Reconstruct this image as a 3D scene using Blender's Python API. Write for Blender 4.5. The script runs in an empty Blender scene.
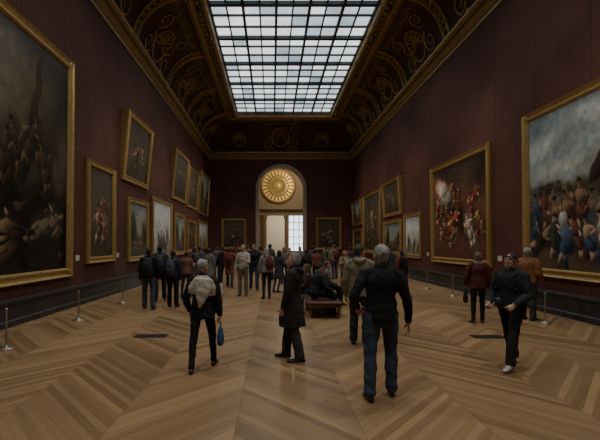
import bpy, bmesh, math, random
import numpy as np
from mathutils import Vector, Matrix, noise
random.seed(7); RNG=np.random.RandomState(5)
V=Vector
XL,XR,YF,YN=-5.6,7.1,35.2,-9.0
ZC=9.75; ZS=12.05; CAMZ=1.75
SKL,SKR,SKF,SKN=-2.72,4.56,31.4,-6.0
FB=.85
scene=bpy.context.scene

# ------------------------------------------------------------ materials
def newmat(name):
    m=bpy.data.materials.new(name); m.use_nodes=True
    nt=m.node_tree; b=nt.nodes['Principled BSDF']; return m,nt,b
def pmat(name,col,rough=.6,metal=0.,var=.25,scale=6.,bump=0.,bscale=40.,emit=0,spec=None):
    m,nt,b=newmat(name); N=nt.nodes; L=nt.links
    tc=N.new('ShaderNodeTexCoord'); no=N.new('ShaderNodeTexNoise'); no.inputs['Scale'].default_value=scale; no.inputs['Detail'].default_value=4
    L.new(tc.outputs['Object'],no.inputs['Vector'])
    mx=N.new('ShaderNodeMix'); mx.data_type='RGBA'
    c=np.array(col[:3]); a=np.clip(c*(1-var),0,1); d=np.clip(c*(1+var),0,1)
    mx.inputs[6].default_value=(*a,1); mx.inputs[7].default_value=(*d,1)
    L.new(no.outputs['Fac'],mx.inputs[0]); L.new(mx.outputs[2],b.inputs['Base Color'])
    b.inputs['Roughness'].default_value=rough; b.inputs['Metallic'].default_value=metal
    if spec is not None: b.inputs['Specular IOR Level'].default_value=spec
    if emit: 
        L.new(mx.outputs[2],b.inputs['Emission Color']); b.inputs['Emission Strength'].default_value=emit
    if bump:
        n2=N.new('ShaderNodeTexNoise'); n2.inputs['Scale'].default_value=bscale; n2.inputs['Detail'].default_value=3
        L.new(tc.outputs['Object'],n2.inputs['Vector'])
        bp=N.new('ShaderNodeBump'); bp.inputs['Strength'].default_value=bump; bp.inputs['Distance'].default_value=.02
        L.new(n2.outputs['Fac'],bp.inputs['Height']); L.new(bp.outputs['Normal'],b.inputs['Normal'])
    return m
def math_node(nt,op,a,b=None,c=None):
    n=nt.nodes.new('ShaderNodeMath'); n.operation=op
    for i,v in enumerate((a,b,c)):
        if v is None: continue
        if isinstance(v,(int,float)): n.inputs[i].default_value=v
        else: nt.links.new(v,n.inputs[i])
    return n.outputs[0]

def floor_mat():
    m,nt,b=newmat('oak_chevron_parquet'); N=nt.nodes; L=nt.links
    g=N.new('ShaderNodeNewGeometry'); sp=N.new('ShaderNodeSeparateXYZ'); L.new(g.outputs['Position'],sp.inputs[0])
    x,y=sp.outputs[0],sp.outputs[1]; W=1.2
    xs=math_node(nt,'ADD',x,100.8+.35)
    u=math_node(nt,'DIVIDE',xs,W); col=math_node(nt,'FLOOR',u)
    par=math_node(nt,'MODULO',col,2.0)
    tri=math_node(nt,'PINGPONG',xs,W)
    yy=math_node(nt,'ADD',math_node(nt,'ADD',y,50.),math_node(nt,'MULTIPLY',tri,1.1))
    v=math_node(nt,'DIVIDE',yy,.13); pl=math_node(nt,'FLOOR',v); fr=math_node(nt,'FRACT',v)
    cb=N.new('ShaderNodeCombineXYZ'); L.new(pl,cb.inputs[0]); L.new(col,cb.inputs[1])
    wn=N.new('ShaderNodeTexWhiteNoise'); wn.noise_dimensions='3D'; L.new(cb.outputs[0],wn.inputs['Vector'])
    sg=math_node(nt,'SUBTRACT',math_node(nt,'MULTIPLY',par,2.),1.)
    gr=N.new('ShaderNodeCombineXYZ')
    L.new(math_node(nt,'MULTIPLY',v,2.2),gr.inputs[0]); L.new(math_node(nt,'MULTIPLY',x,.9),gr.inputs[1]); L.new(wn.outputs['Value'],gr.inputs[2])
    no=N.new('ShaderNodeTexNoise'); no.inputs['Scale'].default_value=2.2; no.inputs['Detail'].default_value=5; L.new(gr.outputs[0],no.inputs['Vector'])
    n3=N.new('ShaderNodeTexNoise'); n3.inputs['Scale'].default_value=.35; n3.inputs['Detail'].default_value=3; L.new(g.outputs['Position'],n3.inputs['Vector'])
    fac=math_node(nt,'ADD',math_node(nt,'MULTIPLY',wn.outputs['Value'],.42),math_node(nt,'MULTIPLY',no.outputs['Fac'],.35))
    fac=math_node(nt,'ADD',fac,math_node(nt,'MULTIPLY',math_node(nt,'SUBTRACT',n3.outputs['Fac'],.5),.6))
    fac=math_node(nt,'ADD',fac,math_node(nt,'MULTIPLY',sg,.08))  # alternate columns toned apart: light reflecting off the grain, put into the colour
    cr=N.new('ShaderNodeValToRGB'); cr.color_ramp.elements[0].position=.1; cr.color_ramp.elements[1].position=.9
    cr.color_ramp.elements[0].color=(.175,.110,.054,1); cr.color_ramp.elements[1].color=(.40,.268,.142,1)
    L.new(fac,cr.inputs[0])
    e1=math_node(nt,'LESS_THAN',fr,.05)
    fu=math_node(nt,'FRACT',u); e2=math_node(nt,'LESS_THAN',fu,.007)
    e=math_node(nt,'MAXIMUM',e1,e2)
    mx=N.new('ShaderNodeMix'); mx.data_type='RGBA'; L.new(math_node(nt,'MULTIPLY',e,.5),mx.inputs[0]); L.new(cr.outputs[0],mx.inputs[6]); mx.inputs[7].default_value=(.05,.03,.015,1)
    L.new(mx.outputs[2],b.inputs['Base Color'])
    L.new(math_node(nt,'ADD',math_node(nt,'MULTIPLY',wn.outputs['Value'],.10),.31),b.inputs['Roughness'])
    b.inputs['Specular IOR Level'].default_value=.45
    return m
def wall_mat(name,axis):
    m,nt,b=newmat(name); N=nt.nodes; L=nt.links
    g=N.new('ShaderNodeNewGeometry'); sp=N.new('ShaderNodeSeparateXYZ'); L.new(g.outputs['Position'],sp.inputs[0])
    c=sp.outputs[axis]
    f=math_node(nt,'FRACT',math_node(nt,'DIVIDE',math_node(nt,'ADD',c,50.),1.9))
    e=math_node(nt,'LESS_THAN',f,.014)
    no=N.new('ShaderNodeTexNoise'); no.inputs['Scale'].default_value=.8; no.inputs['Detail'].default_value=6; L.new(g.outputs['Position'],no.inputs['Vector'])
    cr=N.new('ShaderNodeValToRGB'); cr.color_ramp.elements[0].color=(.076,.029,.023,1); cr.color_ramp.elements[1].color=(.116,.047,.036,1)
    cr.color_ramp.elements[0].position=.3; cr.color_ramp.elements[1].position=.7
    L.new(no.outputs['Fac'],cr.inputs[0])
    mx=N.new('ShaderNodeMix'); mx.data_type='RGBA'; L.new(math_node(nt,'MULTIPLY',e,.65),mx.inputs[0]); L.new(cr.outputs[0],mx.inputs[6]); mx.inputs[7].default_value=(.02,.008,.008,1)
    L.new(mx.outputs[2],b.inputs['Base Color']); b.inputs['Roughness'].default_value=.7; b.inputs['Specular IOR Level'].default_value=.25
    return m
def glass_mat():
    m,nt,b=newmat('laylight_diffusing_glass'); N=nt.nodes; L=nt.links
    g=N.new('ShaderNodeNewGeometry'); sp=N.new('ShaderNodeSeparateXYZ'); L.new(g.outputs['Position'],sp.inputs[0])
    cb=N.new('ShaderNodeCombineXYZ')
    L.new(math_node(nt,'FLOOR',math_node(nt,'DIVIDE',math_node(nt,'SUBTRACT',sp.outputs[0],SKL),PCW)),cb.inputs[0])
    L.new(math_node(nt,'FLOOR',math_node(nt,'DIVIDE',math_node(nt,'SUBTRACT',SKF,sp.outputs[1]),PCH)),cb.inputs[1])
    wn=N.new('ShaderNodeTexWhiteNoise'); L.new(cb.outputs[0],wn.inputs['Vector'])
    no=N.new('ShaderNodeTexNoise'); no.inputs['Scale'].default_value=.5; no.inputs['Detail'].default_value=3; L.new(g.outputs['Position'],no.inputs['Vector'])
    f=math_node(nt,'ADD',math_node(nt,'MULTIPLY',wn.outputs['Value'],.5),math_node(nt,'MULTIPLY',no.outputs['Fac'],.6))
    cr=N.new('ShaderNodeValToRGB'); cr.color_ramp.elements[0].position=.22; cr.color_ramp.elements[1].position=.88
    cr.color_ramp.elements[0].color=(.20,.27,.32,1); cr.color_ramp.elements[1].color=(.94,.98,1,1)
    L.new(f,cr.inputs[0]); L.new(cr.outputs[0],b.inputs['Emission Color']); b.inputs['Emission Strength'].default_value=GLASS
    b.inputs['Base Color'].default_value=(.5,.55,.6,1); b.inputs['Roughness'].default_value=.3
    return m
def canvas_mat():
    m,nt,b=newmat('oil_paint_canvas'); N=nt.nodes; L=nt.links
    a=N.new('ShaderNodeVertexColor'); a.layer_name='paint'; L.new(a.outputs['Color'],b.inputs['Base Color'])
    b.inputs['Roughness'].default_value=.5; b.inputs['Specular IOR Level'].default_value=.2
    tc=N.new('ShaderNodeTexCoord'); n2=N.new('ShaderNodeTexNoise'); n2.inputs['Scale'].default_value=25; L.new(tc.outputs['Object'],n2.inputs['Vector'])
    bp=N.new('ShaderNodeBump'); bp.inputs['Strength'].default_value=.15; bp.inputs['Distance'].default_value=.01; L.new(n2.outputs['Fac'],bp.inputs['Height']); L.new(bp.outputs['Normal'],b.inputs['Normal'])
    return m
NCOL=10; PCW=(SKR-SKL)/NCOL; PCH=.95; GLASS=1.6
M_floor=floor_mat(); M_wallY=wall_mat('oxblood_wall_paint_side',1); M_wallX=wall_mat('oxblood_wall_paint_end',0)
M_glass=glass_mat(); M_canvas=canvas_mat()
M_gold=pmat('gilt_frame_gold',(.46,.32,.12),.42,.6,.35,9,.5,30)
M_goldD=pmat('aged_ceiling_gilding',(.42,.30,.13),.5,.3,.4,5,.5,18)
M_cove=pmat('cove_dark_red_paint',(.090,.038,.026),.7,0,.35,1.2,.1,8)
M_coveband=pmat('cove_olive_brown_paint',(.12,.082,.043),.7,0,.4,3,.3,12)
M_dark=pmat('dark_marble_plinth',(.028,.026,.028),.45,0,.4,3)
M_metal=pmat('dark_iron_glazing_bar',(.05,.06,.065),.5,.3,.2,6)
M_steel=pmat('brushed_steel',(.42,.40,.37),.35,.9,.1,20)
M_stone=pmat('cream_limestone',(.42,.35,.25),.7,0,.18,2,.2,12)
M_wood=pmat('bench_walnut',(.14,.065,.035),.4,0,.3,8)
M_leather=pmat('bench_leather',(.10,.035,.025),.5,0,.25,10,.2,50)
M_label=pmat('label_card',(.55,.53,.48),.6,0,.05,10)
M_win=pmat('bright_window_glass',(.85,.93,1.),.3,0,.05,2,emit=2.4)
M_medal=pmat('gilded_medallion_glow',(.62,.42,.13),.35,.5,.25,6,.3,14,emit=.24)  # slight emission makes the gilding look lit; the relief is no lamp
M_grate=pmat('floor_grille_iron',(.05,.045,.04),.5,.6,.2,20)

# ------------------------------------------------------------ mesh builder
class MB:
    def __init__(s): s.v=[];s.f=[];s.m=[];s.mats=[];s.n=0
    def mi(s,mat):
        if mat not in s.mats: s.mats.append(mat)
        return s.mats.index(mat)
    def add(s,vs,fs,mat,idx=None):
        off=s.n; s.v.extend([tuple(p) for p in vs]); s.n+=len(vs)
        s.f.extend([tuple(i+off for i in f) for f in fs])
        if idx is None: s.m.extend([s.mi(mat)]*len(fs))
        else:
            mp=[s.mi(x) for x in mat]; s.m.extend([mp[i] for i in idx])
    def box(s,a,b,mat):
        x0,y0,z0=a;x1,y1,z1=b
        vs=[(x0,y0,z0),(x1,y0,z0),(x1,y1,z0),(x0,y1,z0),(x0,y0,z1),(x1,y0,z1),(x1,y1,z1),(x0,y1,z1)]
        s.add(vs,[(0,3,2,1),(4,5,6,7),(0,1,5,4),(1,2,6,5),(2,3,7,6),(3,0,4,7)],mat)
    def obj(s,name,smooth=False,loc=None,rotz=0,recalc=False):
        me=bpy.data.meshes.new(name); me.from_pydata(s.v,[],s.f); 
        for m in s.mats: me.materials.append(m)
        me.polygons.foreach_set('material_index',s.m)
        if smooth: me.polygons.foreach_set('use_smooth',[True]*len(s.f))
        me.update()
        if recalc:
            bm=bmesh.new(); bm.from_mesh(me); bmesh.ops.recalc_face_normals(bm,faces=bm.faces); bm.to_mesh(me); bm.free()
        o=bpy.data.objects.new(name,me); scene.collection.objects.link(o)
        if loc: o.location=loc
        o.rotation_euler[2]=rotz
        return o

def loft(rings,side=V((1,0,0)),seg=16,cap='dome'):
    """rings: (center,a,b)"""
    R=[(V(c),a,b) for c,a,b in rings]; n=len(R); out=[]
    frames=[]
    for i in range(n):
        t=(R[min(i+1,n-1)][0]-R[max(i-1,0)][0]).normalized()
        u=(V(side)-t*t.dot(V(side)))
        if u.length<1e-4: u=t.orthogonal()
        u.normalize(); w=t.cross(u); frames.append((t,u,w))
    lst=[]
    if cap=='dome':
        c,a,b=R[0];t,u,w=frames[0];h=min(a,b)
        for an in (75,50,25):
            k=math.radians(an); lst.append((c-t*h*math.sin(k),a*math.cos(k),b*math.cos(k),u,w))
    for (c,a,b),(t,u,w) in zip(R,frames): lst.append((c,a,b,u,w))
    if cap=='dome':
        c,a,b=R[-1];t,u,w=frames[-1];h=min(a,b)
        for an in (25,50,75):
            k=math.radians(an); lst.append((c+t*h*math.sin(k),a*math.cos(k),b*math.cos(k),u,w))
    vs=[];fs=[]
    for c,a,b,u,w in lst:
        for j in range(seg):
            th=2*math.pi*j/seg; vs.append(c+u*(a*math.cos(th))+w*(b*math.sin(th)))
    for i in range(len(lst)-1):
        for j in range(seg):
            j2=(j+1)%seg; fs.append((i*seg+j,i*seg+j2,(i+1)*seg+j2,(i+1)*seg+j))
    vs.append(lst[0][0]); vs.append(lst[-1][0]); p=len(vs)-2
    for j in range(seg):
        j2=(j+1)%seg; fs.append((p,j2,j)); k=(len(lst)-1)*seg; fs.append((p+1,k+j,k+j2))
    return vs,fs
def ell(c,rx,ry,rz,seg=16):
    rings=[]
    for i in range(1,8):
        th=math.pi*i/8; rings.append((V(c)+V((0,0,-rz*math.cos(th))),rx*math.sin(th),ry*math.sin(th)))
    vs,fs=loft(rings,V((1,0,0)),seg,'flat')
    vs[-2]=V(c)-V((0,0,rz)); vs[-1]=V(c)+V((0,0,rz)); return vs,fs
def tube(pts,r0,r1=None,seg=6):
    r1=r0 if r1 is None else r1; n=len(pts)
    return loft([(p,r0+(r1-r0)*i/(n-1),r0+(r1-r0)*i/(n-1)) for i,p in enumerate(pts)],V((.31,.2,.93)),seg,'flat')
def lathe(prof,seg=20,c=(0,0,0)):
    vs=[];fs=[]
    for r,z in prof:
        for j in range(seg):
            a=2*math.pi*j/seg; vs.append((c[0]+r*math.cos(a),c[1]+r*math.sin(a),c[2]+z))
    for i in range(len(prof)-1):
        for j in range(seg):
            j2=(j+1)%seg; fs.append((i*seg+j,i*seg+j2,(i+1)*seg+j2,(i+1)*seg+j))
    return vs,fs
def remesh(vs,fs,voxel,smooth=3):
    me=bpy.data.meshes.new('t'); me.from_pydata([tuple(p) for p in vs],[],fs); me.update()
    o=bpy.data.objects.new('t',me); scene.collection.objects.link(o)
    md=o.modifiers.new('r','REMESH'); md.mode='VOXEL'; md.voxel_size=voxel
    if smooth:
        sm=o.modifiers.new('s','SMOOTH'); sm.iterations=smooth; sm.factor=.5
    dg=bpy.context.evaluated_depsgraph_get(); e=o.evaluated_get(dg); m2=e.to_mesh()
    n=len(m2.vertices); co=np.zeros(n*3); m2.vertices.foreach_get('co',co); co=co.reshape(-1,3)
    no=np.zeros(n*3); m2.vertices.foreach_get('normal',no); no=no.reshape(-1,3)
    F=[tuple(p.vertices) for p in m2.polygons]
    e.to_mesh_clear(); bpy.data.objects.remove(o); bpy.data.meshes.remove(me)
    return co,no,F

# ------------------------------------------------------------ room shell
mb=MB(); mb.box((XL-.3,YN-.3,-.2),(XR+.3,YF+25,0),M_floor); mb.obj('floor')
mb=MB(); mb.box((XL-.3,YN-.3,0),(XL,YF,ZC+.2),M_wallY); mb.obj('wall_left')
mb=MB(); mb.box((XR,YN-.3,0),(XR+.3,YF,ZC+.2),M_wallY); mb.obj('wall_right')
mb=MB(); mb.box((XL,YN-.3,0),(XR,YN,ZC+.2),M_wallX); mb.obj('wall_back')
AX,AR,ASZ=.8,1.95,6.55; TH=.7
mb=MB(); top=ZC+.2
arch=[(AX-AR,0)]+[(AX-AR*math.cos(math.pi*i/28),ASZ+AR*math.sin(math.pi*i/28)) for i in range(29)]+[(AX+AR,0)]
mb.add([(XL,YF,0),(AX-AR,YF,0),(AX-AR,YF,ASZ),(AX-AR,YF,top),(XL,YF,top)],[(0,1,2,3,4)],M_wallX)
mb.add([(XR,YF,0),(AX+AR,YF,0),(AX+AR,YF,ASZ),(AX+AR,YF,top),(XR,YF,top)],[(4,3,2,1,0)],M_wallX)
for i in range(1,29):
    a,b=arch[i],arch[i+1]; mb.add([(a[0],YF,a[1]),(b[0],YF,b[1]),(b[0],YF,top),(a[0],YF,top)],[(0,1,2,3)],M_wallX)
for i in range(len(arch)-1):
    a,b=arch[i],arch[i+1]; mb.add([(a[0],YF,a[1]),(b[0],YF,b[1]),(b[0],YF+TH,b[1]),(a[0],YF+TH,a[1])],[(0,3,2,1)],M_stone)
mb.obj('wall_far')
mb=MB()
def archring(r0,r1,h0,h1,mat):
    n=30
    def P(r,k):
        if k==0: return (AX-r,0)
        if k==n: return (AX+r,0)
        a=math.pi*(k-1)/(n-2); return (AX-r*math.cos(a),ASZ+r*math.sin(a))
    for k in range(n):
        a0,a1=P(r0,k),P(r0,k+1); b0,b1=P(r1,k),P(r1,k+1)
        y0=YF-h0;y1=YF-h1
        mb.add([(a0[0],y0,a0[1]),(a1[0],y0,a1[1]),(b1[0],y1,b1[1]),(b0[0],y1,b0[1])],[(0,1,2,3)],mat)
archring(AR,AR,-.02,.12,M_stone); archring(AR,AR+.12,.12,.12,M_stone); archring(AR+.12,AR+.16,.12,.06,M_stone); archring(AR+.16,AR+.28,.06,.08,M_stone); archring(AR+.28,AR+.28,.08,0,M_stone)
mb.obj('trim_arch_surround')
mb=MB(); VY=42.; VX0,VX1=-3.2,4.9
mb.box((VX0-.2,YF+TH,0),(VX0,VY,11),M_stone); mb.box((VX1,YF+TH,0),(VX1+.2,VY,11),M_stone)
mb.box((VX0-.2,YF+TH,11),(VX1+.2,VY+.4,11.2),M_stone)
mb.box((VX0,VY,0),(-.85,VY+.4,4.75),M_stone)
mb.box((VX0,VY,4.75),(VX1,VY+.4,11),M_stone)
mb.box((1.35,VY,0),(1.75,VY+.4,4.75),M_stone); mb.box((3.4,VY,0),(VX1,VY+.4,4.75),M_stone)
mb.box((VX0,VY-.25,4.75),(VX1,VY,5.0),M_stone); mb.box((VX0,VY-.4,5.35),(VX1,VY,5.6),M_stone)
for px in (-.95,1.3,3.3):
    mb.add(*lathe([(.28,0),(.28,.3),(.2,.4),(.19,4.3),(.27,4.45),(.3,4.75)],16,(px+.2,VY-.3,0)),M_stone)
mb.box((VX0-.2,YF+TH-.001,0),(AX-AR-.001,YF+TH+.1,11),M_stone); mb.box((AX+AR+.001,YF+TH,0),(VX1+.2,YF+TH+.1,11),M_stone)
mb.box((AX-AR-.1,YF+TH,ASZ+AR+.05),(AX+AR+.1,YF+TH+.1,11),M_stone)
mb.obj('wall_vestibule')
mb=MB()
mb.box((-4,VY+10,0),(8,VY+10.3,7),pmat('next_room_wall',(.42,.38,.31),.8)); mb.box((-4.2,VY+.4,0),(-4,VY+10,7),M_stone); mb.box((8,VY+.4,0),(8.2,VY+10,7),M_stone); mb.box((-4,VY+.4,7),(8,VY+10,7.2),M_stone)
mb.obj('wall_next_room')
mb=MB(); 
wx0,wx1,wz0,wz1=1.75,3.4,1.0,4.75; wy=VY+.15
mb.box((wx0,wy,wz0),(wx1,wy+.03,wz1),M_win); mb.box((wx0,VY+.05,0),(wx1,VY+.35,wz0),M_stone)
for i in range(4):
    x=wx0+(wx1-wx0)*i/3; mb.box((x-.04,wy-.05,wz0),(x+.04,wy,wz1),M_metal)
for i in range(6):
    z=wz0+(wz1-wz0)*i/5; mb.box((wx0,wy-.05,z-.035),(wx1,wy,z+.035),M_metal)
mb.obj('window_1')
mb=MB(); mc=(AX-.15,VY-.02,7.85)
def disc(prof,seg=48):
    vs=[];fs=[]
    for r,h in prof:
        for j in range(seg):
            a=2*math.pi*j/seg; vs.append((mc[0]+r*math.cos(a),mc[1]-h,mc[2]+r*math.sin(a)))
    for i in range(len(prof)-1):
        for j in range(seg):
            j2=(j+1)%seg; fs.append((i*seg+j,i*seg+j2,(i+1)*seg+j2,(i+1)*seg+j))
    return vs,fs
mb.add(*disc([(1.85,0),(1.85,.15),(1.7,.2),(1.6,.1)]),M_goldD)
mb.add(*disc([(1.6,.1),(1.5,.08),(1.0,.03),(.5,.02),(.45,.15),(.2,.22),(.01,.25)]),M_medal)
for k in range(24):
    a=2*math.pi*k/24; c,s=math.cos(a),math.sin(a)
    mb.add(*tube([(mc[0]+c*r,mc[1]-.1,mc[2]+s*r) for r in (.45,.8,1.2,1.55)],.03,.07,6),M_goldD)
for r in (1.05,):
    mb.add(*tube([(mc[0]+r*math.cos(2*math.pi*k/40),mc[1]-.1,mc[2]+r*math.sin(2*math.pi*k/40)) for k in range(41)],.05,.05,6),M_goldD)
mb.obj('gilded_rosette_medallion',smooth=True)

def ringloft(mb,prof,mat,segmats=None,closed=False):
    """prof: (inL,inR,inF,inN,z)"""
    vs=[]
    for a,b,c,d,z in prof: vs+= [(XL+a,YN+d,z),(XR-b,YN+d,z),(XR-b,YF-c,z),(XL+a,YF-c,z)]
    for i in range(len(prof)-1):
        fs=[(i*4+j,i*4+(j+1)%4,(i+1)*4+(j+1)%4,(i+1)*4+j) for j in range(4)]
        used=sorted(set(k for f in fs for k in f)); mp={k:n for n,k in enumerate(used)}
        mb.add([vs[k] for k in used],[tuple(mp[k] for k in f) for f in fs],segmats[i] if segmats else mat)
mb=MB()
P=[(0,9.22),(.05,9.22),(.07,9.30),(.03,9.33),(.03,9.42),(.10,9.45),(.12,9.50),(.22,9.53),(.28,9.62),(.40,9.66),(.40,9.75),(.32,9.80),(0,9.82)]
sm=[M_goldD,M_goldD,M_goldD,M_coveband,M_goldD,M_goldD,M_goldD,M_coveband,M_goldD,M_goldD,M_goldD,M_goldD]
ringloft(mb,[(d,d,d,d,z) for d,z in P],M_goldD,sm)
mb.obj('trim_cornice')
aL=SKL-FB-XL; aR=XR-SKR-FB; aF=YF-SKF-FB; aN=SKN-YN-FB; b_=ZS-.22-ZC
mb=MB(); pr=[]
for i in range(15):
    p=math.radians(90*i/14); k=1-math.cos(p); pr.append((aL*k,aR*k,aF*k,aN*k,ZC+b_*math.sin(p)))
ringloft(mb,pr,M_cove,[M_coveband if i in (0,11,12) else M_cove for i in range(14)])
mb.obj('ceiling')
mb=MB(); q=[(-.04,-.20),(0,-.34),(.09,-.38),(.13,-.28),(.20,-.26),(.24,-.33),(.30,-.33),(.34,-.22),(.56,-.20),(.60,-.32),(.68,-.36),(.78,-.30),(.83,-.12),(.86,.1)]
qm=[M_goldD]*7+[M_coveband]+[M_goldD]*5
ringloft(mb,[(aL+d,aR+d,aF+d,aN+d,ZS+z) for d,z in q],M_goldD,qm)
y=SKN
while y<SKF:
    for x in (SKL-.40,SKR+.40): mb.add(*ell((x,y,ZS-.22),.09,.13,.06,8),M_goldD)
    y+=.42
x=SKL
while x<SKR:
    mb.add(*ell((x,SKF+.40,ZS-.22),.13,.09,.06,8),M_goldD); x+=.42
mb.obj('trim_skylight_frame')
mb=MB(); mb.box((SKL-.1,SKN-.1,ZS+.08),(SKR+.1,SKF+.1,ZS+.12),M_glass)
for i in range(NCOL+1):
    x=SKL+PCW*i; big=i%2==0; w=.058 if big else .034
    mb.box((x-w,SKN,ZS-.06 if big else ZS),(x+w,SKF,ZS+.08),M_metal)
nr=int((SKF-SKN)/PCH)
for i in range(nr+1):
    y=SKF-PCH*i; w=.10 if i%3==0 else .05
    mb.box((SKL,y-w,ZS-.08 if i%3==0 else ZS+.01),(SKR,y+w,ZS+.08),M_metal)
mb.obj('window_skylight')
def cp(side,s,f,off=.03):
    p=math.radians(90*f); k=1-math.cos(p); z=ZC+b_*math.sin(p)-off*math.sin(p)
    o=off*math.cos(p)
    if side=='L': return V((XL+aL*k+o,s,z))
    if side=='R': return V((XR-aR*k-o,s,z))
    return V((s,YF-aF*k-o,z))
mb=MB()
def otube(side,pts,r0,r1,mat=M_goldD): mb.add(*tube([cp(side,s,f) for s,f in pts],r0,r1,5),mat)
def spiral(side,cs,cf,R,turn,dr,ph,r):
    pts=[]
    for i in range(26):
        t=i/25; rr=R*(1-.85*t); a=ph+dr*turn*2*math.pi*t
        pts.append((cs+rr*math.cos(a),min(.97,max(.03,cf+rr/2.9*math.sin(a)))))
    otube(side,pts,r,r*.4)
def shell(side,cs,cf,R,r):
    for k in range(9):
        a=math.radians(-10+200*k/8)
        otube(side,[(cs+t*R*math.cos(a),min(.97,cf+t*R/2.9*math.sin(a))) for t in (.15,.5,.8,1.)],r*.5,r)
    pts=[(cs+R*1.15*math.cos(2*math.pi*k/24),min(.97,max(.03,cf+R*1.15/2.9*math.sin(2*math.pi*k/24)))) for k in range(25)]
    otube(side,pts,r*.9,r*.9)
def motif(side,c,w=1.9):
    shell(side,c,.42,.62,.075)
    for d in (-1,1):
        spiral(side,c+d*1.15,.28,.5,1.6,d,math.pi/2,.07)
        spiral(side,c+d*1.2,.66,.42,1.5,-d,-math.pi/2,.06)
        otube(side,[(c+d*(.6+.1*i),.10+.03*math.sin(i)) for i in range(11)],.07,.03)
        otube(side,[(c+d*.25,.80),(c+d*.6,.86),(c+d*1.0,.80),(c+d*1.4,.88),(c+d*1.75,.84)],.06,.03)
def rib(side,c):
    for d in (-.24,.24):
        otube(side,[(c+d,.02+.96*i/14) for i in range(15)],.075,.075)
    for i in range(9):
        f=.06+.1*i
        pts=[(c+.16*math.cos(2*math.pi*k/10),f+.04*math.sin(2*math.pi*k/10)) for k in range(11)]
        otube(side,pts,.035,.035)
y=YF-6.6
cs=[]
while y>YN+3: cs.append(y); y-=5.0
for c in cs:
    for sd in 'LR': motif(sd,c); rib(sd,c-2.5)
for sd in 'LR': rib(sd,cs[0]+2.5)
xc=(XL+XR)/2
motif('F',xc); 
for c in (xc-3.6,xc+3.6):
    shell('F',c,.35,.45,.06)
for sd in 'LR':
    shell(sd,YF-2.1,.4,.8,.08)
    for f in (.15,.6):
        spiral(sd,YF-1.3,f,.5,1.4,1,0,.07)
mb.obj('ceiling_gilt_ornament',smooth=True)
def extr(name,prof,a,b,axis):
    mb=MB(); vs=[]
    for t in (a,b):
        for d,z in prof:
            if axis=='L': vs.append((XL+d,t,z))
            elif axis=='R': vs.append((XR-d,t,z))
            elif axis=='F': vs.append((t,YF-d,z))
            else: vs.append((t,YN+d,z))
    n=len(prof); fs=[(i,i+1,n+i+1,n+i) for i in range(n-1)]+[tuple(range(n)),tuple(range(2*n-1,n-1,-1))]
    mb.add(vs,fs,M_dark); return mb.obj(name,recalc=True)
bp=[(0,0),(.12,0),(.12,.12),(.09,.15),(.09,.46),(.13,.49),(.13,.54),(.05,.58),(0,.58)]
extr('baseboard_left',bp,YN,YF,'L'); extr('baseboard_right',bp,YN,YF,'R'); extr('baseboard_far_1',bp,XL+.13,AX-AR-.3,'F'); extr('baseboard_far_2',bp,AX+AR+.3,XR-.13,'F'); extr('baseboard_back',bp,XL+.13,XR-.13,'N')

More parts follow.
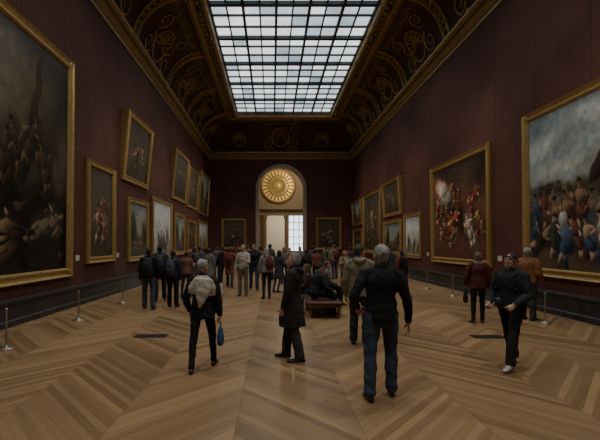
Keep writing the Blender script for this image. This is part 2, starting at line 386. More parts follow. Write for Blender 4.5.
# ------------------------------------------------------------ paintings
def vnoise(ny,nx,g,rs):
    gy,gx=int(g*ny/max(nx,ny))+2,int(g*nx/max(nx,ny))+2
    a=rs.rand(gy+1,gx+1); yy=np.linspace(0,gy-.001,ny); xx=np.linspace(0,gx-.001,nx)
    y0=yy.astype(int);x0=xx.astype(int);fy=(yy-y0)[:,None];fx=(xx-x0)[None,:]
    fy=fy*fy*(3-2*fy);fx=fx*fx*(3-2*fx)
    return (a[y0][:,x0]*(1-fy)*(1-fx)+a[y0+1][:,x0]*fy*(1-fx)+a[y0][:,x0+1]*(1-fy)*fx+a[y0+1][:,x0+1]*fy*fx)
class Paint:
    def __init__(s,w,h,res,seed):
        s.rs=np.random.RandomState(seed); s.asp=w/h
        s.ny=int(res*h/max(w,h)); s.nx=int(res*w/max(w,h))
        s.X,s.Y=np.meshgrid(np.linspace(0,s.asp,s.nx),np.linspace(0,1,s.ny))
        s.wx=(vnoise(s.ny,s.nx,18,s.rs)-.5)*.022+(vnoise(s.ny,s.nx,50,s.rs)-.5)*.008; s.wy=(vnoise(s.ny,s.nx,18,s.rs)-.5)*.022+(vnoise(s.ny,s.nx,50,s.rs)-.5)*.008
        s.img=np.zeros((s.ny,s.nx,3))
    def grad(s,stops):
        zs=[a for a,_ in stops]; n=(vnoise(s.ny,s.nx,4,s.rs)-.5)*.30+(vnoise(s.ny,s.nx,12,s.rs)-.5)*.16+(vnoise(s.ny,s.nx,30,s.rs)-.5)*.08
        yy=np.clip(s.Y+n,0,1)
        for k in range(3): s.img[:,:,k]=np.interp(yy,zs,[c[k] for _,c in stops])
    def blob(s,cx,cy,rx,ry,ang,col,soft=.14):
        a=math.radians(ang); dx=(s.X+s.wx-cx*s.asp); dy=(s.Y+s.wy-cy)
        u=(dx*math.cos(a)+dy*math.sin(a))/rx; v=(-dx*math.sin(a)+dy*math.cos(a))/ry
        d=np.sqrt(u*u+v*v); m=np.clip((1+soft-d)/(2*soft),0,1)[...,None]
        ug=(dx*-.7+dy*.7)/max(min(rx,ry),.01)
        sh=np.clip(.68+.50*ug,.12 if soft<.45 else .55,1.35 if soft<.45 else 1.1)[...,None]
        s.img=s.img*(1-m)+np.array(col)*sh*m
    def fig(s,cx,cy,h,ang,skin,cloth):
        a=math.radians(ang); r=s.rs
        def at(l,o=0): return (cx+(math.sin(a)*l*h+math.cos(a)*o*h)/s.asp, cy+math.cos(a)*l*h-math.sin(a)*o*h)
        dk=[c*.35 for c in cloth]
        s.blob(*at(-.05,.02),h*.20,h*.46,-ang,[c*.3 for c in cloth],.5)
        s.blob(*at(-.35,-.06),h*.055,h*.22,-ang+r.uniform(-25,5),skin)
        s.blob(*at(-.35,.08),h*.06,h*.22,-ang+r.uniform(-5,35),cloth)
        s.blob(*at(-.10),h*.12,h*.20,-ang,cloth)
        s.blob(*at(-.12,.05),h*.03,h*.18,-ang+12,dk)
        s.blob(*at(.14),h*.10,h*.15,-ang,skin if r.rand()<.5 else cloth)
        for o in (.16,-.16):
            s.blob(*at(.14,o),h*.030,h*.13,-ang+r.uniform(-80,80),skin)
        s.blob(*at(.30),h*.035,h*.05,-ang,skin)
        s.blob(*at(.39),h*.045,h*.058,-ang,skin); s.blob(*at(.43,.01),h*.052,h*.042,-ang,(.02,.012,.01))
    def fin(s,g=1.):
        n=.72+.4*vnoise(s.ny,s.nx,30,s.rs)+.2*vnoise(s.ny,s.nx,80,s.rs); s.img*=n[...,None]*g; return np.clip(s.img,.002,1)
def art(w,h,seed,style,res):
    p=Paint(w,h,res,seed); r=p.rs; G=1.5
    if style=='raft':
        G=1.05
        p.grad([(0,(.016,.013,.009)),(.3,(.03,.024,.014)),(.5,(.055,.048,.034)),(.68,(.10,.09,.066)),(.85,(.13,.12,.095)),(1,(.05,.046,.036))])
        p.blob(.52,.80,.30,.10,10,(.20,.18,.14),.7); p.blob(.93,.85,.22,.2,20,(.05,.045,.035),.6)
        p.blob(.77,.66,.20,.24,-20,(.10,.08,.045),.25); p.blob(.77,.66,.03,.33,-12,(.03,.02,.01)); p.blob(.5,.2,.9,.13,4,(.04,.027,.014),.4)
        for i in range(30):
            x=r.uniform(.05,.98); y=.10+.34*r.rand()*(1 if x<.7 else .7); k=r.uniform(.15,.8)**1.5
            p.fig(x,y,r.uniform(.18,.30),r.uniform(-90,90),(.27*k,.175*k,.09*k),(.08*k,.05*k,.03*k))
        for a,b in ((.68,.52),(.76,.56),(.62,.47),(.84,.46)): p.fig(a,b,.26,r.uniform(-20,30),(.13,.085,.045),(.06,.04,.02))
        p.fig(.88,.22,.30,70,(.22,.16,.09),(.16,.13,.09)); p.fig(.66,.18,.28,-75,(.20,.14,.08),(.05,.03,.02))
    elif style=='chios':
        p.grad([(0,(.06,.042,.025)),(.3,(.08,.06,.036)),(.44,(.13,.11,.07)),(.54,(.18,.18,.16)),(.75,(.20,.25,.265)),(1,(.14,.18,.20))])
        p.blob(.30,.80,.35,.06,8,(.31,.33,.33),.8); p.blob(.78,.9,.28,.05,-8,(.29,.31,.31),.8); p.blob(.55,.64,.35,.04,3,(.29,.30,.28),.8)
        p.blob(.5,.50,.8,.04,2,(.10,.09,.055),.5); p.blob(.15,.52,.15,.03,2,(.05,.06,.045),.5)
        for i in range(10): p.fig(r.uniform(.1,.6),.50,.09,r.uniform(-20,20),(.13,.09,.06),(.06,.04,.03))
        cl=[(.04,.07,.12),(.30,.28,.24),(.11,.045,.03),(.07,.055,.04),(.16,.09,.04),(.05,.05,.045),(.03,.025,.02)]
        for i in range(8): 
            k=r.uniform(.5,1); p.fig(.08+.11*i,.35+.04*math.sin(i*2.),.32,r.uniform(-18,18),(.28*k,.175*k,.10*k),cl[r.randint(7)])
        p.blob(.80,.50,.15,.12,-25,(.035,.024,.018)); p.blob(.68,.60,.045,.11,-35,(.035,.024,.018)); p.fig(.80,.66,.30,-10,(.22,.14,.08),(.12,.035,.03))
        for i in range(9):
            k=r.uniform(.6,1.1); p.fig(.05+.11*i,.17+.06*r.rand(),.30,r.uniform(-65,65),(.36*k,.24*k,.15*k),cl[r.randint(7)])
        p.blob(.40,.20,.05,.11,20,(.05,.08,.14)); p.blob(.36,.31,.04,.05,10,(.36,.34,.30)); p.blob(.84,.15,.10,.06,10,(.34,.31,.26))
    elif style=='sardan':
        p.grad([(0,(.07,.028,.018)),(.5,(.10,.045,.026)),(1,(.035,.026,.02))])
        p.blob(.40,.55,.55,.15,-35,(.24,.07,.04),.3); p.blob(.28,.68,.26,.10,-35,(.46,.42,.34),.3); p.fig(.25,.74,.26,50,(.3,.2,.13),(.44,.41,.35))
        cl=[(.22,.05,.03),(.32,.28,.2),(.07,.045,.03),(.2,.13,.045)]
        for i in range(24):
            x=r.uniform(.08,.92); y=r.uniform(.12,.78); k=r.uniform(.4,1.2)
            p.fig(x,y,r.uniform(.18,.3),r.uniform(-80,80),(.42*k,.28*k,.18*k),cl[r.randint(4)])
        p.fig(.72,.3,.42,-25,(.52,.37,.24),(.40,.33,.24)); p.fig(.45,.42,.32,60,(.48,.34,.22),(.3,.08,.05))
        p.blob(.9,.88,.2,.2,0,(.03,.022,.018),.7)
    elif style=='pale':
        p.grad([(0,(.14,.12,.09)),(.4,(.28,.28,.26)),(.7,(.38,.41,.42)),(1,(.27,.31,.33))])
        for i in range(8): 
            k=r.uniform(.4,1); p.fig(r.uniform(.15,.85),r.uniform(.15,.4),r.uniform(.2,.34),r.uniform(-20,20),(.3*k,.2*k,.13*k),(.10*k,.07*k,.06*k))
    elif style=='land':
        p.grad([(0,(.035,.03,.018)),(.35,(.08,.065,.04)),(.5,(.19,.175,.13)),(.8,(.17,.19,.19)),(1,(.10,.12,.13))])
        p.blob(.2,.55,.18,.32,0,(.03,.034,.018),.3); p.blob(.85,.45,.14,.25,0,(.035,.034,.018),.3)
        for i in range(5): p.fig(r.uniform(.3,.75),.22,.2,0,(.3,.2,.12),(.16,.06,.05))
    else:
        t=r.uniform(.8,1.5); p.grad([(0,(.028*t,.02*t,.013*t)),(.5,(.06*t,.044*t,.027*t)),(1,(.04*t,.036*t,.028*t))])
        for i in range(r.randint(3,7)):
            k=r.uniform(.6,1.3); c=[(.16,.04,.03),(.07,.07,.08),(.22,.18,.12),(.06,.045,.03)][r.randint(4)]
            p.fig(r.uniform(.25,.75),r.uniform(.3,.6),r.uniform(.3,.5),r.uniform(-35,35),(.34*k,.23*k,.14*k),c)
    return p.fin(G)
def painting(wall,a,b,z0,z1,style='dark',fw=.2,seed=0,tilt=0.,res=70,name='framed_painting'):
    lo,hi=min(a,b),max(a,b); w=hi-lo; h=z1-z0
    def M(u,v,d):
        if d>.001: d+=tilt*v/h
        d+=.002
        if wall=='L': return (XL+d,lo+u,z0+v)
        if wall=='R': return (XR-d,hi-u,z0+v)
        return (lo+u,YF-d,z0+v)
    mb=MB(); pf=[(0,0),(0,.07),(.12,.12),(.3,.08),(.55,.06),(.72,.10),(.86,.10),(1,.05),(1.02,.035)]
    vs=[]
    for k,(i,d) in enumerate(pf):
        i*=fw
        vs+= [M(i,i,d),M(w-i,i,d),M(w-i,h-i,d),M(i,h-i,d)]
    fs=[(i*4+j,i*4+(j+1)%4,(i+1)*4+(j+1)%4,(i+1)*4+j) for i in range(len(pf)-1) for j in range(4)]
    mb.add(vs,fs,M_gold)
    for (u,v) in [(fw*.5,fw*.5),(w-fw*.5,fw*.5),(fw*.5,h-fw*.5),(w-fw*.5,h-fw*.5)]:
        c=V(M(u,v,.07)); r=fw*.34; mb.add(*ell(c,r if wall=='F' else .04,.04 if wall=='F' else r,r,10),M_gold)
    img=art(w,h,seed,style,res); ny,nx,_=img.shape
    base=mb.n
    uu=np.linspace(fw,w-fw,nx); vv=np.linspace(fw,h-fw,ny)
    cv=[M(u,v,.03) for v in vv for u in uu]
    cf=[(j*nx+i,j*nx+i+1,(j+1)*nx+i+1,(j+1)*nx+i) for j in range(ny-1) for i in range(nx-1)]
    mb.add(cv,cf,M_canvas)
    o=mb.obj(name); me=o.data
    at=me.color_attributes.new('paint','FLOAT_COLOR','POINT')
    col=np.ones((len(me.vertices),4)); col[base:base+nx*ny,:3]=img.reshape(-1,3); at.data.foreach_set('color',col.ravel())
    return o
painting('L',3.9,11.05,.85,6.75,'raft',.25,11,.05,420)
painting('L',11.95,14.1,1.15,4.35,'dark',.20,2,0,140)
painting('L',14.8,17.8,4.15,6.75,'dark',.22,3,.25,130)
painting('L',15.4,17.9,1.05,3.6,'land',.20,24,0,110)
painting('L',18.5,22.1,1.0,4.0,'pale',.18,25,0,110)
painting('L',22.1,25.6,4.3,7.1,'dark',.2,6,.25)
painting('L',22.8,25.5,1.1,3.6,'land',.2,7)
painting('L',26.1,29.4,4.2,6.9,'dark',.2,8,.2)
painting('L',26.2,29.2,1.2,3.4,'dark',.2,9)
painting('L',30.2,34.4,4.1,7.4,'land',.2,10,.2)
painting('L',30.2,34.2,1.3,3.6,'pale',.2,21)
painting('R',7.3,11.15,.9,5.3,'chios',.22,12,.05,400)
painting('R',12.85,17.6,.98,5.05,'sardan',.22,13,.05,320)
painting('R',18.9,21.3,1.05,3.3,'pale',.18,14,0,90)
painting('R',21.8,25.1,3.4,5.5,'dark',.2,15,.15)
painting('R',21.8,25.2,1.1,3.15,'land',.2,16)
painting('R',26.0,30.8,1.1,5.4,'dark',.22,17,0,90)
painting('R',31.2,34.6,3.3,5.3,'land',.2,18,.15)
painting('R',31.3,34.6,1.2,3.0,'dark',.2,19)
painting('F',-4.45,-2.25,1.3,4.0,'dark',.2,20)
painting('F',3.85,6.1,1.25,4.1,'dark',.2,22)
def card(wall,y,z,w=.22,h=.16):
    mb=MB()
    if wall=='L': mb.box((XL,y-w/2,z-h/2),(XL+.012,y+w/2,z+h/2),M_label)
    else: mb.box((XR-.012,y-w/2,z-h/2),(XR,y+w/2,z+h/2),M_label)
    mb.obj('wall_label')
for y in (11.5,14.5,18.2,22.4): card('L',y,1.35)
for y in (12.05,12.45,18.2,21.55): card('R',y,1.3)

# ------------------------------------------------------------ rope barriers & grates
ly=[4.2,6.7,9.2,11.9,14.8,17.8,21,24.5]; ry=[5.0,8.86,11.3,13.4,15.6,18.4,21.5,25]
for X_,ys in ((XL+1.15,ly),(XR-1.05,ry)):
    for a,b in zip(ys,ys[1:]+[None]):
        mb=MB(); mb.add(*lathe([(.001,0),(.13,0),(.13,.012),(.12,.022),(.03,.035),(.015,.05),(.014,.62),(.022,.625),(.024,.66),(.014,.675),(.001,.68)],20),M_steel)
        if b: mb.add(*tube([(0,.022+(b-a-.05)*t/8,.64-.05*math.sin(math.pi*t/8)) for t in range(9)],.004,.004,5),M_dark)
        mb.obj('stanchion_with_cord',smooth=True,loc=(X_,a,0))
for x,y in ((-2.3,7.6),(4.07,7.53)):
    mb=MB(); w,d=.30,.13
    mb.box((-w,-d,.0),(w,-d+.03,.008),M_grate); mb.box((-w,d-.03,0),(w,d,.008),M_grate); mb.box((-w,-d,0),(-w+.03,d,.008),M_grate); mb.box((w-.03,-d,0),(w,d,.008),M_grate)
    mb.box((-w,-d,0),(w,d,.002),M_dark)
    for i in range(16): 
        xx=-w+.04+i*(2*w-.08)/15; mb.box((xx-.006,-d,0),(xx+.006,d,.007),M_grate)
    mb.obj('floor_grille',loc=(x,y,0))
def bench(x,y,L,W):
    mb=MB(); 
    rings=[(V((0,-L/2+.04,.36)),W/2-.02,.04),(V((0,0,.36)),W/2,.045),(V((0,L/2-.04,.36)),W/2-.02,.04)]
    mb.add(*loft(rings,V((1,0,0)),24),M_leather)
    mb.box((-W/2+.05,-L/2+.05,.26),(W/2-.05,L/2-.05,.33),M_wood)
    for sx in (-1,1):
        for sy in (-1,0,1):
            mb.add(*lathe([(.001,0),(.025,0),(.03,.05),(.022,.1),(.04,.22),(.045,.3)],12,(sx*(W/2-.1),sy*(L/2-.12),0)),M_wood)
    mb.obj('gallery_bench',loc=(x,y,0))
bench(1.25,10.6,2.6,.85)

# ------------------------------------------------------------ people
_mc={}
def cloth(col,rough=.85):
    k=('c',)+tuple(round(c,3) for c in col)
    if k not in _mc: _mc[k]=pmat('clothing_fabric',col,rough,0,.25,14,.25,60,spec=.25)
    return _mc[k]
def skinm(col):
    k=('s',)+tuple(round(c,3) for c in col)
    if k not in _mc:
        m=pmat('skin',col,.5,0,.1,20); _mc[k]=m
    return _mc[k]
def hairm(col):
    k=('h',)+tuple(round(c,3) for c in col)
    if k not in _mc: _mc[k]=pmat('hair',col,.5,0,.55,90,.9,140)
    return _mc[k]
M_eye=pmat('eye_white',(.6,.58,.55),.3); M_iris=pmat('iris_dark',(.03,.02,.015),.2); M_lip=pmat('lip',(.30,.10,.08),.5)
M_shoe=pmat('shoe_leather',(.02,.018,.017),.4); M_sneak=pmat('white_sneaker',(.38,.38,.37),.6)
_cache={}
def head_mesh(detail):
    k=('head',detail)
    if k in _cache: return _cache[k]
    A=[];F=[]
    def ad(vf):
        o=len(A); A.extend(vf[0]); F.extend([tuple(i+o for i in f) for f in vf[1]])
    ad(ell((0,-.012,.065),.076,.097,.09,24))
    ad(loft([(V((0,.01,.10)),.058,.065),(V((0,.017,.06)),.065,.070),(V((0,.018,.02)),.066,.070),(V((0,.022,-.015)),.059,.065),(V((0,.030,-.045)),.047,.053),(V((0,.045,-.068)),.030,.034)],V((1,0,0)),24))
    ad(loft([(V((0,.086,.042)),.007,.008),(V((0,.096,.020)),.009,.011),(V((0,.104,.003)),.015,.012)],V((1,0,0)),12))
    for s in (-1,1):
        ad(loft([(V((s*.008,.084,.052)),.007,.007),(V((s*.030,.080,.056)),.007,.007),(V((s*.052,.064,.050)),.007,.007)],V((0,0,1)),10))
        ad(ell((s*.036,.066,.002),.022,.020,.022,12))
        ad(ell((s*.079,-.006,.018),.009,.019,.032,12))
        ad(ell((s*.045,.02,-.035),.02,.03,.022,12))
    ad(loft([(V((-.022,.084,-.032)),.004,.005),(V((0,.093,-.029)),.007,.007),(V((.022,.084,-.032)),.004,.005)],V((0,0,1)),10))
    ad(loft([(V((-.018,.083,-.041)),.005,.005),(V((0,.091,-.041)),.008,.008),(V((.018,.083,-.041)),.005,.005)],V((0,0,1)),10))
    ad(ell((0,.074,-.064),.022,.018,.016,12))
    ad(loft([(V((0,-.022,-.14)),.062,.060),(V((0,-.018,-.07)),.052,.054),(V((0,-.012,.0)),.052,.056)],V((1,0,0)),20))
    co,no,FF=remesh(A,F,.0055 if detail else .012,2)
    _cache[k]=(co,FF); return _cache[k]
def hair_mesh(style,detail):
    k=('hair',style,detail)
    if k in _cache: return _cache[k]
    A=[];F=[]
    def ad(vf):
        o=len(A); A.extend(vf[0]); F.extend([tuple(i+o for i in f) for f in vf[1]])
    ad(ell((0,-.024,.078),.080,.096,.087,24))
    ad(ell((0,-.056,.025),.062,.050,.055,18))
    ad(loft([(V((-.040,.046,.130)),.014,.014),(V((0,.054,.142)),.016,.016),(V((.040,.046,.130)),.014,.014)],V((0,0,1)),12))
    for s in (-1,1): ad(ell((s*.070,.006,.055),.009,.014,.030,10))
    if style=='bob':
        for s in (-1,1): ad(loft([(V((s*.066,-.01,.07)),.020,.046),(V((s*.074,-.018,.02)),.020,.040),(V((s*.066,-.03,-.02)),.018,.035)],V((1,0,0)),14))
        ad(loft([(V((0,-.068,.05)),.072,.046),(V((0,-.072,.0)),.072,.038),(V((0,-.066,-.035)),.062,.028)],V((1,0,0)),18))
    if style=='long':
        ad(loft([(V((0,-.06,.06)),.08,.055),(V((0,-.08,-.03)),.085,.045),(V((0,-.095,-.12)),.085,.035),(V((0,-.10,-.20)),.07,.025),(V((0,-.10,-.25)),.04,.015)],V((1,0,0)),18))
        for s in (-1,1): ad(loft([(V((s*.07,.0,.07)),.02,.04),(V((s*.08,-.01,-.02)),.02,.04),(V((s*.08,-.03,-.10)),.02,.035)],V((1,0,0)),12))
    if style=='bun': ad(ell((0,-.125,.10),.04,.035,.04,14))
    co,no,FF=remesh(A,F,.0055 if detail else .014,1)
    co=co.copy()
    for i in range(len(co)):
        p=V(co[i]); d=noise.noise(V((p.x*40,p.y*40,p.z*16)))*.010+noise.noise(V((p.x*110,p.y*110,p.z*40)))*.005; co[i]+=no[i]*d
    _cache[k]=(co,FF); return _cache[k]
def hand_mesh(kind,detail):
    """A=x (fingers), B=y(thumb side), C=z (palm side)"""
    k=('hand',kind,detail)
    if k in _cache: return _cache[k]
    A=[];F=[]
    def ad(vf):
        o=len(A); A.extend(vf[0]); F.extend([tuple(i+o for i in f) for f in vf[1]])
    sg=12 if detail else 7
    ad(loft([(V((-.03,0,0)),.026,.021),(V((0,0,0)),.025,.018),(V((.03,.002,0)),.035,.016),(V((.07,0,0)),.041,.014),(V((.092,0,0)),.038,.012)],V((0,1,0)),sg+4))
    curl={'relax':(18,28,22),'grip':(65,75,50)}[kind]
    for b,L,r in ((.030,.075,.0085),(.010,.084,.009),(-.011,.078,.0085),(-.030,.060,.0075)):
        p=V((.085,b,0)); an=0; rr=[(p.copy(),r*1.05,r*1.05)]
        for seg_l,c in zip((.45,.3,.25),curl):
            an+=math.radians(c); p=p+V((math.cos(an)*L*seg_l,b*.06,math.sin(an)*L*seg_l)); r*=.93; rr.append((p.copy(),r,r))
        ad(loft(rr,V((0,1,0)),sg))
    d=(.6,.65,.3) if kind=='relax' else (.75,.35,.6)
    p=V((.022,.022,.004)); rr=[(p,.014,.014)]
    for l,r,dd in ((.035,.012,d),(.03,.0105,(d[0]+.2,d[1]-.2,d[2]+.05)),(.025,.0085,(d[0]+.3,d[1]-.4,d[2]+.15))):
        p=p+V(dd).normalized()*l; rr.append((p.copy(),r,r))
    ad(loft(rr,V((0,0,1)),sg))
    if detail: co,no,FF=remesh(A,F,.0042,1)
    else: co,FF=np.array([tuple(v) for v in A]),F
    _cache[k]=(co,FF); return _cache[k]

def person(name,x,y,heading,H=1.72,legs=((0,0,2),(0,0,2)),arms=None,lean=0.,head=(0,0),hair='short',haircol=(.03,.02,.015),
           skin=(.42,.25,.17),top=(.02,.02,.022),pants=(.02,.02,.025),shoes=None,bulk=.0,hem=-.05,coat=None,woman=False,
           shawl=None,pack=None,bag=None,hood=False,hands=('relax','relax'),scarf=None,footpitch=(0,0),voxel=None,zoff=0,slim=1.,phone=False):
    near=y<9.3
    s=H/1.75; voxel=voxel or (.0115 if near else .022)
    sh=.170 if woman else .186
    prims=[]
    def add(r,side,lab,seg=16,cap='dome'): prims.append(([(V(c),a,b) for c,a,b in r],V(side),lab,seg,cap))
    cl,sl=math.cos(lean),math.sin(lean)
    def T(v): v=V(v); return V((v.x,v.y*cl+v.z*sl,v.z*cl-v.y*sl))
    X1=(1,0,0); B=bulk
    low=[]; 
    for i,sx in enumerate((-1,1)):
        th,kn,ab=[math.radians(a) for a in legs[i]]
        hip=V((sx*.09,0,-.02))
        d1=V((sx*math.sin(ab),math.sin(th)*math.cos(ab),-math.cos(th)*math.cos(ab)))
        knee=hip+d1*.43
        d2=V((sx*math.sin(ab)*.4,math.sin(th-kn),-math.cos(th-kn))).normalized()
        ank=knee+d2*.415
        q=.004 if not woman else -.006
        add([(hip+V((0,0,.03)),.092*slim,.105),(hip*.75+knee*.25,.092*slim+q,.098+q),(hip*.4+knee*.6,.079+q,.086+q),(knee,.066+q,.070+q),(knee*.6+ank*.4,.066+q*1.5,.072+q*2),(knee*.25+ank*.75,.058+q*2,.064+q*3),(ank+d2*(-.005),.058+q*2,.066+q*3)],X1,'pants')
        add([(knee*.12+ank*.88,.062+q*2,.070+q*2),(ank+d2*.012,.060+q*2,.070+q*2)],X1,'pants',16,'flat')
        fp=math.radians(footpitch[i]); ya=math.radians(9)*sx
        f=V((math.sin(ya)*math.cos(fp),math.cos(ya)*math.cos(fp),-math.sin(fp))); up=V((0,math.sin(fp),math.cos(fp))); side=f.cross(up).normalized()
        sole=ank-up*.088
        rr=[]
        for t,a,b in ((-.06,.030,.034),(-.02,.037,.046),(.04,.040,.042),(.10,.046,.030),(.155,.043,.024),(.19,.028,.018)):
            rr.append((sole+f*t+up*b,a,b)); low.append((sole+f*t).z)
        add(rr,side,'shoes',14); add([(ank+V((0,0,.02)),.042,.046),(sole+up*.04,.036,.044)],side,'shoes',12)
    w=.93 if woman else 1.
    add([(T((0,-.01,-.07)),.135,.10),(T((0,-.01,0)),.168,.122),(T((0,0,.09)),.155,.11)],X1,'pants',20)
    hemz=hem
    add([(T((0,-.005,hemz)),(.168+B),(.125+B)),(T((0,0,.05)),(.166+B)*w,(.122+B)),(T((0,.002,.17)),(.150+B)*w,(.110+B)),(T((0,.003,.28)),(.163+B)*w,(.120+B)),
         (T((0,-.004,.36)),(.172+B*.8)*w,(.122+B)),(T((0,-.012,.42)),(.152+B*.6)*w,(.104+B*.8)),(T((0,-.018,.465)),.112+B*.3,.084+B*.3),(T((0,-.016,.50)),.076,.068),(T((0,-.012,.53)),.060,.060)],X1,'top',24,'flat')
    if woman: 
        for sx in (-1,1): add([(T((sx*.07,.07+B,.33)),.06,.06),(T((sx*.072,.095+B,.32)),.05,.05)],X1,'top',12)
    if coat is not None:
        mid=(hemz+coat)/2; kx=math.sin(math.radians(max(abs(legs[0][0]),abs(legs[1][0]))))*.12
        add([(T((0,0,.10)),.155+B,.115+B),(T((0,0,0)),.178+B,.135+B),(V((0,0,mid)),.195+B,.155+B+kx*.6),(V((0,0,coat)),.205+B,.17+B+kx)],X1,'top',28,'flat')
    add([(T((0,-.018,.495)),.078,.076),(T((0,-.012,.54)),.066,.070)],X1,'top',16,'flat')
    arms=arms or (((-.16,.02,-1),(-.02,.16,-1)),((.16,.02,-1),(.02,.16,-1)))
    wr=[]
    for i,sx in enumerate((-1,1)):
        u,fv=[V(a).normalized() for a in arms[i]]
        S=T((sx*sh,-.012,.412)); E=S+u*.285; Wp=E+fv*.25
        add([(T((sx*.07,-.016,.458)),.046+B*.4,.052+B*.4),(T((sx*.13,-.014,.438)),.050+B*.5,.056+B*.5),(S,.053+B*.6,.060+B*.6),(S*.7+E*.3,.053+B*.7,.058+B*.7),(S*.35+E*.65,.047+B*.8,.050+B*.8),(E,.043+B*.8,.046+B*.8),(E*.7+Wp*.3,.045+B*.7,.046+B*.7),(E*.3+Wp*.7,.037+B*.6,.038+B*.6),(Wp,.031+B*.5,.032+B*.5)],(0,1,.1) if abs(u.y)<.8 else X1,'top',14)
        add([(Wp-fv*.04,.024,.024),(Wp+fv*.02,.023,.023)],X1,'skin',10)
        wr.append((Wp+fv*.015,fv))
    if shawl:
        add([(T((-.01,-.0,.22)),.215,.150),(T((0,-.005,.33)),.225,.160),(T((0,-.012,.41)),.200,.14),(T((0,-.02,.465)),.135,.105),(T((0,-.018,.50)),.084,.080)],X1,'extra',26,'flat')
        add([(T((.03,-.13,.44)),.15,.035),(T((.02,-.165,.28)),.12,.03),(T((-.01,-.17,.14)),.07,.022),(T((-.03,-.165,.04)),.025,.015)],X1,'extra',16)
        for sx in (-1,1): add([(T((sx*.09,.10,.44)),.05,.03),(T((sx*.08,.17,.30)),.055,.022),(T((sx*.08,.16,.05)),.05,.02)],X1,'extra',12)
        add([(T((.20,.03,.34)),.05,.09),(T((.235,.02,.20)),.035,.08),(T((.24,.02,.08)),.02,.05)],(0,1,0),'extra',12)
    if scarf:
        add([(T((.0,.0,.475)),.115,.11),(T((0,.005,.52)),.10,.10),(T((0,.01,.555)),.082,.09)],X1,'extra',20)
        add([(T((.04,.10,.48)),.05,.03),(T((.05,.16,.30)),.055,.022),(T((.05,.155,.12)),.05,.018)],X1,'extra',12)
    if hood:
        add([(T((-.08,-.06,.50)),.034,.034),(T((-.05,-.11,.475)),.042,.045),(T((0,-.13,.455)),.05,.055),(T((.05,-.11,.475)),.042,.045),(T((.08,-.06,.50)),.034,.034)],(0,0,1),'top',14)
    if pack:
        add([(T((0,-.20-B,.06)),.125,.06),(T((0,-.215-B,.16)),.15,.085),(T((0,-.21-B,.30)),.145,.08),(T((0,-.18-B,.43)),.10,.05)],X1,'bag',20)
        for sx in (-1,1): add([(T((sx*.10,-.13-B,.44)),.022,.014),(T((sx*.115,-.02,.505+B)),.022,.014),(T((sx*.115,.10+B,.42)),.022,.014),(T((sx*.13,.12+B,.25)),.02,.012),(T((sx*.16,.0,.12)),.018,.012)],X1,'bag',10)
    base=-min(low)
    A=[];F=[]
    for r,side,lab,seg,cap in prims:
        vs,fs=loft(r,side,seg,cap); o=len(A); A.extend(vs); F.extend([tuple(i+o for i in f) for f in fs])
    co,no,FF=remesh(A,F,voxel,3 if near else 2)
    quads=[f if len(f)==4 else (f[0],f[1],f[2],f[2]) for f in FF]
    cen=co[np.array(quads)].mean(1)
    labs=['top','pants','shoes','skin','extra','bag']; best=np.full(len(FF),9e9); bl=np.zeros(len(FF),int)
    for r,side,lab,seg,cap in prims:
        for (c0,a0,b0),(c1,a1,b1) in zip(r[:-1],r[1:]):
            t=(c1-c0); L=t.length; 
            if L<1e-5: continue
            t=t/L; u=(side-t*t.dot(side)); u=u.normalized() if u.length>1e-4 else t.orthogonal(); ww=t.cross(u)
            d=cen-np.array(c0); tt=np.clip(d@np.array(t),0,L); a=a0+(a1-a0)*tt/L; b=b0+(b1-b0)*tt/L
            ax=d@np.array(t)-tt; e=np.sqrt((d@np.array(u)/a)**2+(d@np.array(ww)/b)**2)
            dist=np.where(ax!=0,np.sqrt(np.maximum((e-1),0)**2*np.minimum(a,b)**2+ax**2),(e-1)*np.minimum(a,b))
            m=dist<best; best[m]=dist[m]; bl[m]=labs.index(lab)
    co=co.copy(); ph=random.random()*20
    for i in range(len(co)):
        p=co[i]
        if p[2]<-.83: continue
        q1=p[2]*7+p[0]*6*math.sin(ph)+p[1]*5
        n1=noise.noise(V((p[0]*6+ph,p[1]*6,q1))); n2=noise.noise(V((p[0]*13,p[1]*13+ph,p[2]*13+p[0]*12)))
        co[i]+=no[i]*((-abs(n1)+.2)*.016+n2*.007)
    mb=MB()
    shm={'white':M_sneak,None:M_shoe}.get(shoes,M_shoe)
    sm=skinm(skin)
    mats=[cloth(top),cloth(pants),shm,sm,cloth(shawl or scarf or top),cloth(pack or top)]
    mb.add(co,FF,mats,bl.tolist())
    for i,(Wp,fv) in enumerate(wr):
        hc,hf=hand_mesh(hands[i],near); sx=(-1,1)[i]
        Bv=V((0,1,.25)) if abs(fv.y)<.75 else V((-sx*.5,0,1)); Bv=(Bv-fv*fv.dot(Bv)).normalized(); C=fv.cross(Bv)*(-sx)
        R=np.array([fv,Bv,C]); P=hc@R+np.array(Wp)
        hf2=hf if sx<0 else [tuple(reversed(f)) for f in hf]
        mb.add(P,hf2,sm)
    piv=T((0,.005,.585)); yaw,pit=[math.radians(a) for a in head]
    Rm=Matrix.Rotation(yaw,3,'Z')@Matrix.Rotation(-lean*.5+pit,3,'X'); Rn=np.array(Rm)
    ks=1.0
    def put(vs): return np.array([tuple(v) for v in vs])@Rn.T*ks+np.array(piv)
    hc,hf=head_mesh(near); mb.add(put(hc),hf,sm)
    hc,hf=hair_mesh(hair,near); mb.add(put(hc),hf,hairm(haircol))
    for sx in (-1,1):
        vs,fs=ell((sx*.030,.078,.034),.011,.009,.007,10); mb.add(put(vs),fs,M_eye)
        vs,fs=ell((sx*.030,.085,.034),.005,.004,.005,8); mb.add(put(vs),fs,M_iris)
        vs,fs=loft([(V((sx*.016,.090,.058)),.002,.002),(V((sx*.03,.087,.062)),.003,.002),(V((sx*.046,.076,.058)),.002,.002)],V((0,0,1)),6); mb.add(put(vs),fs,hairm(haircol))
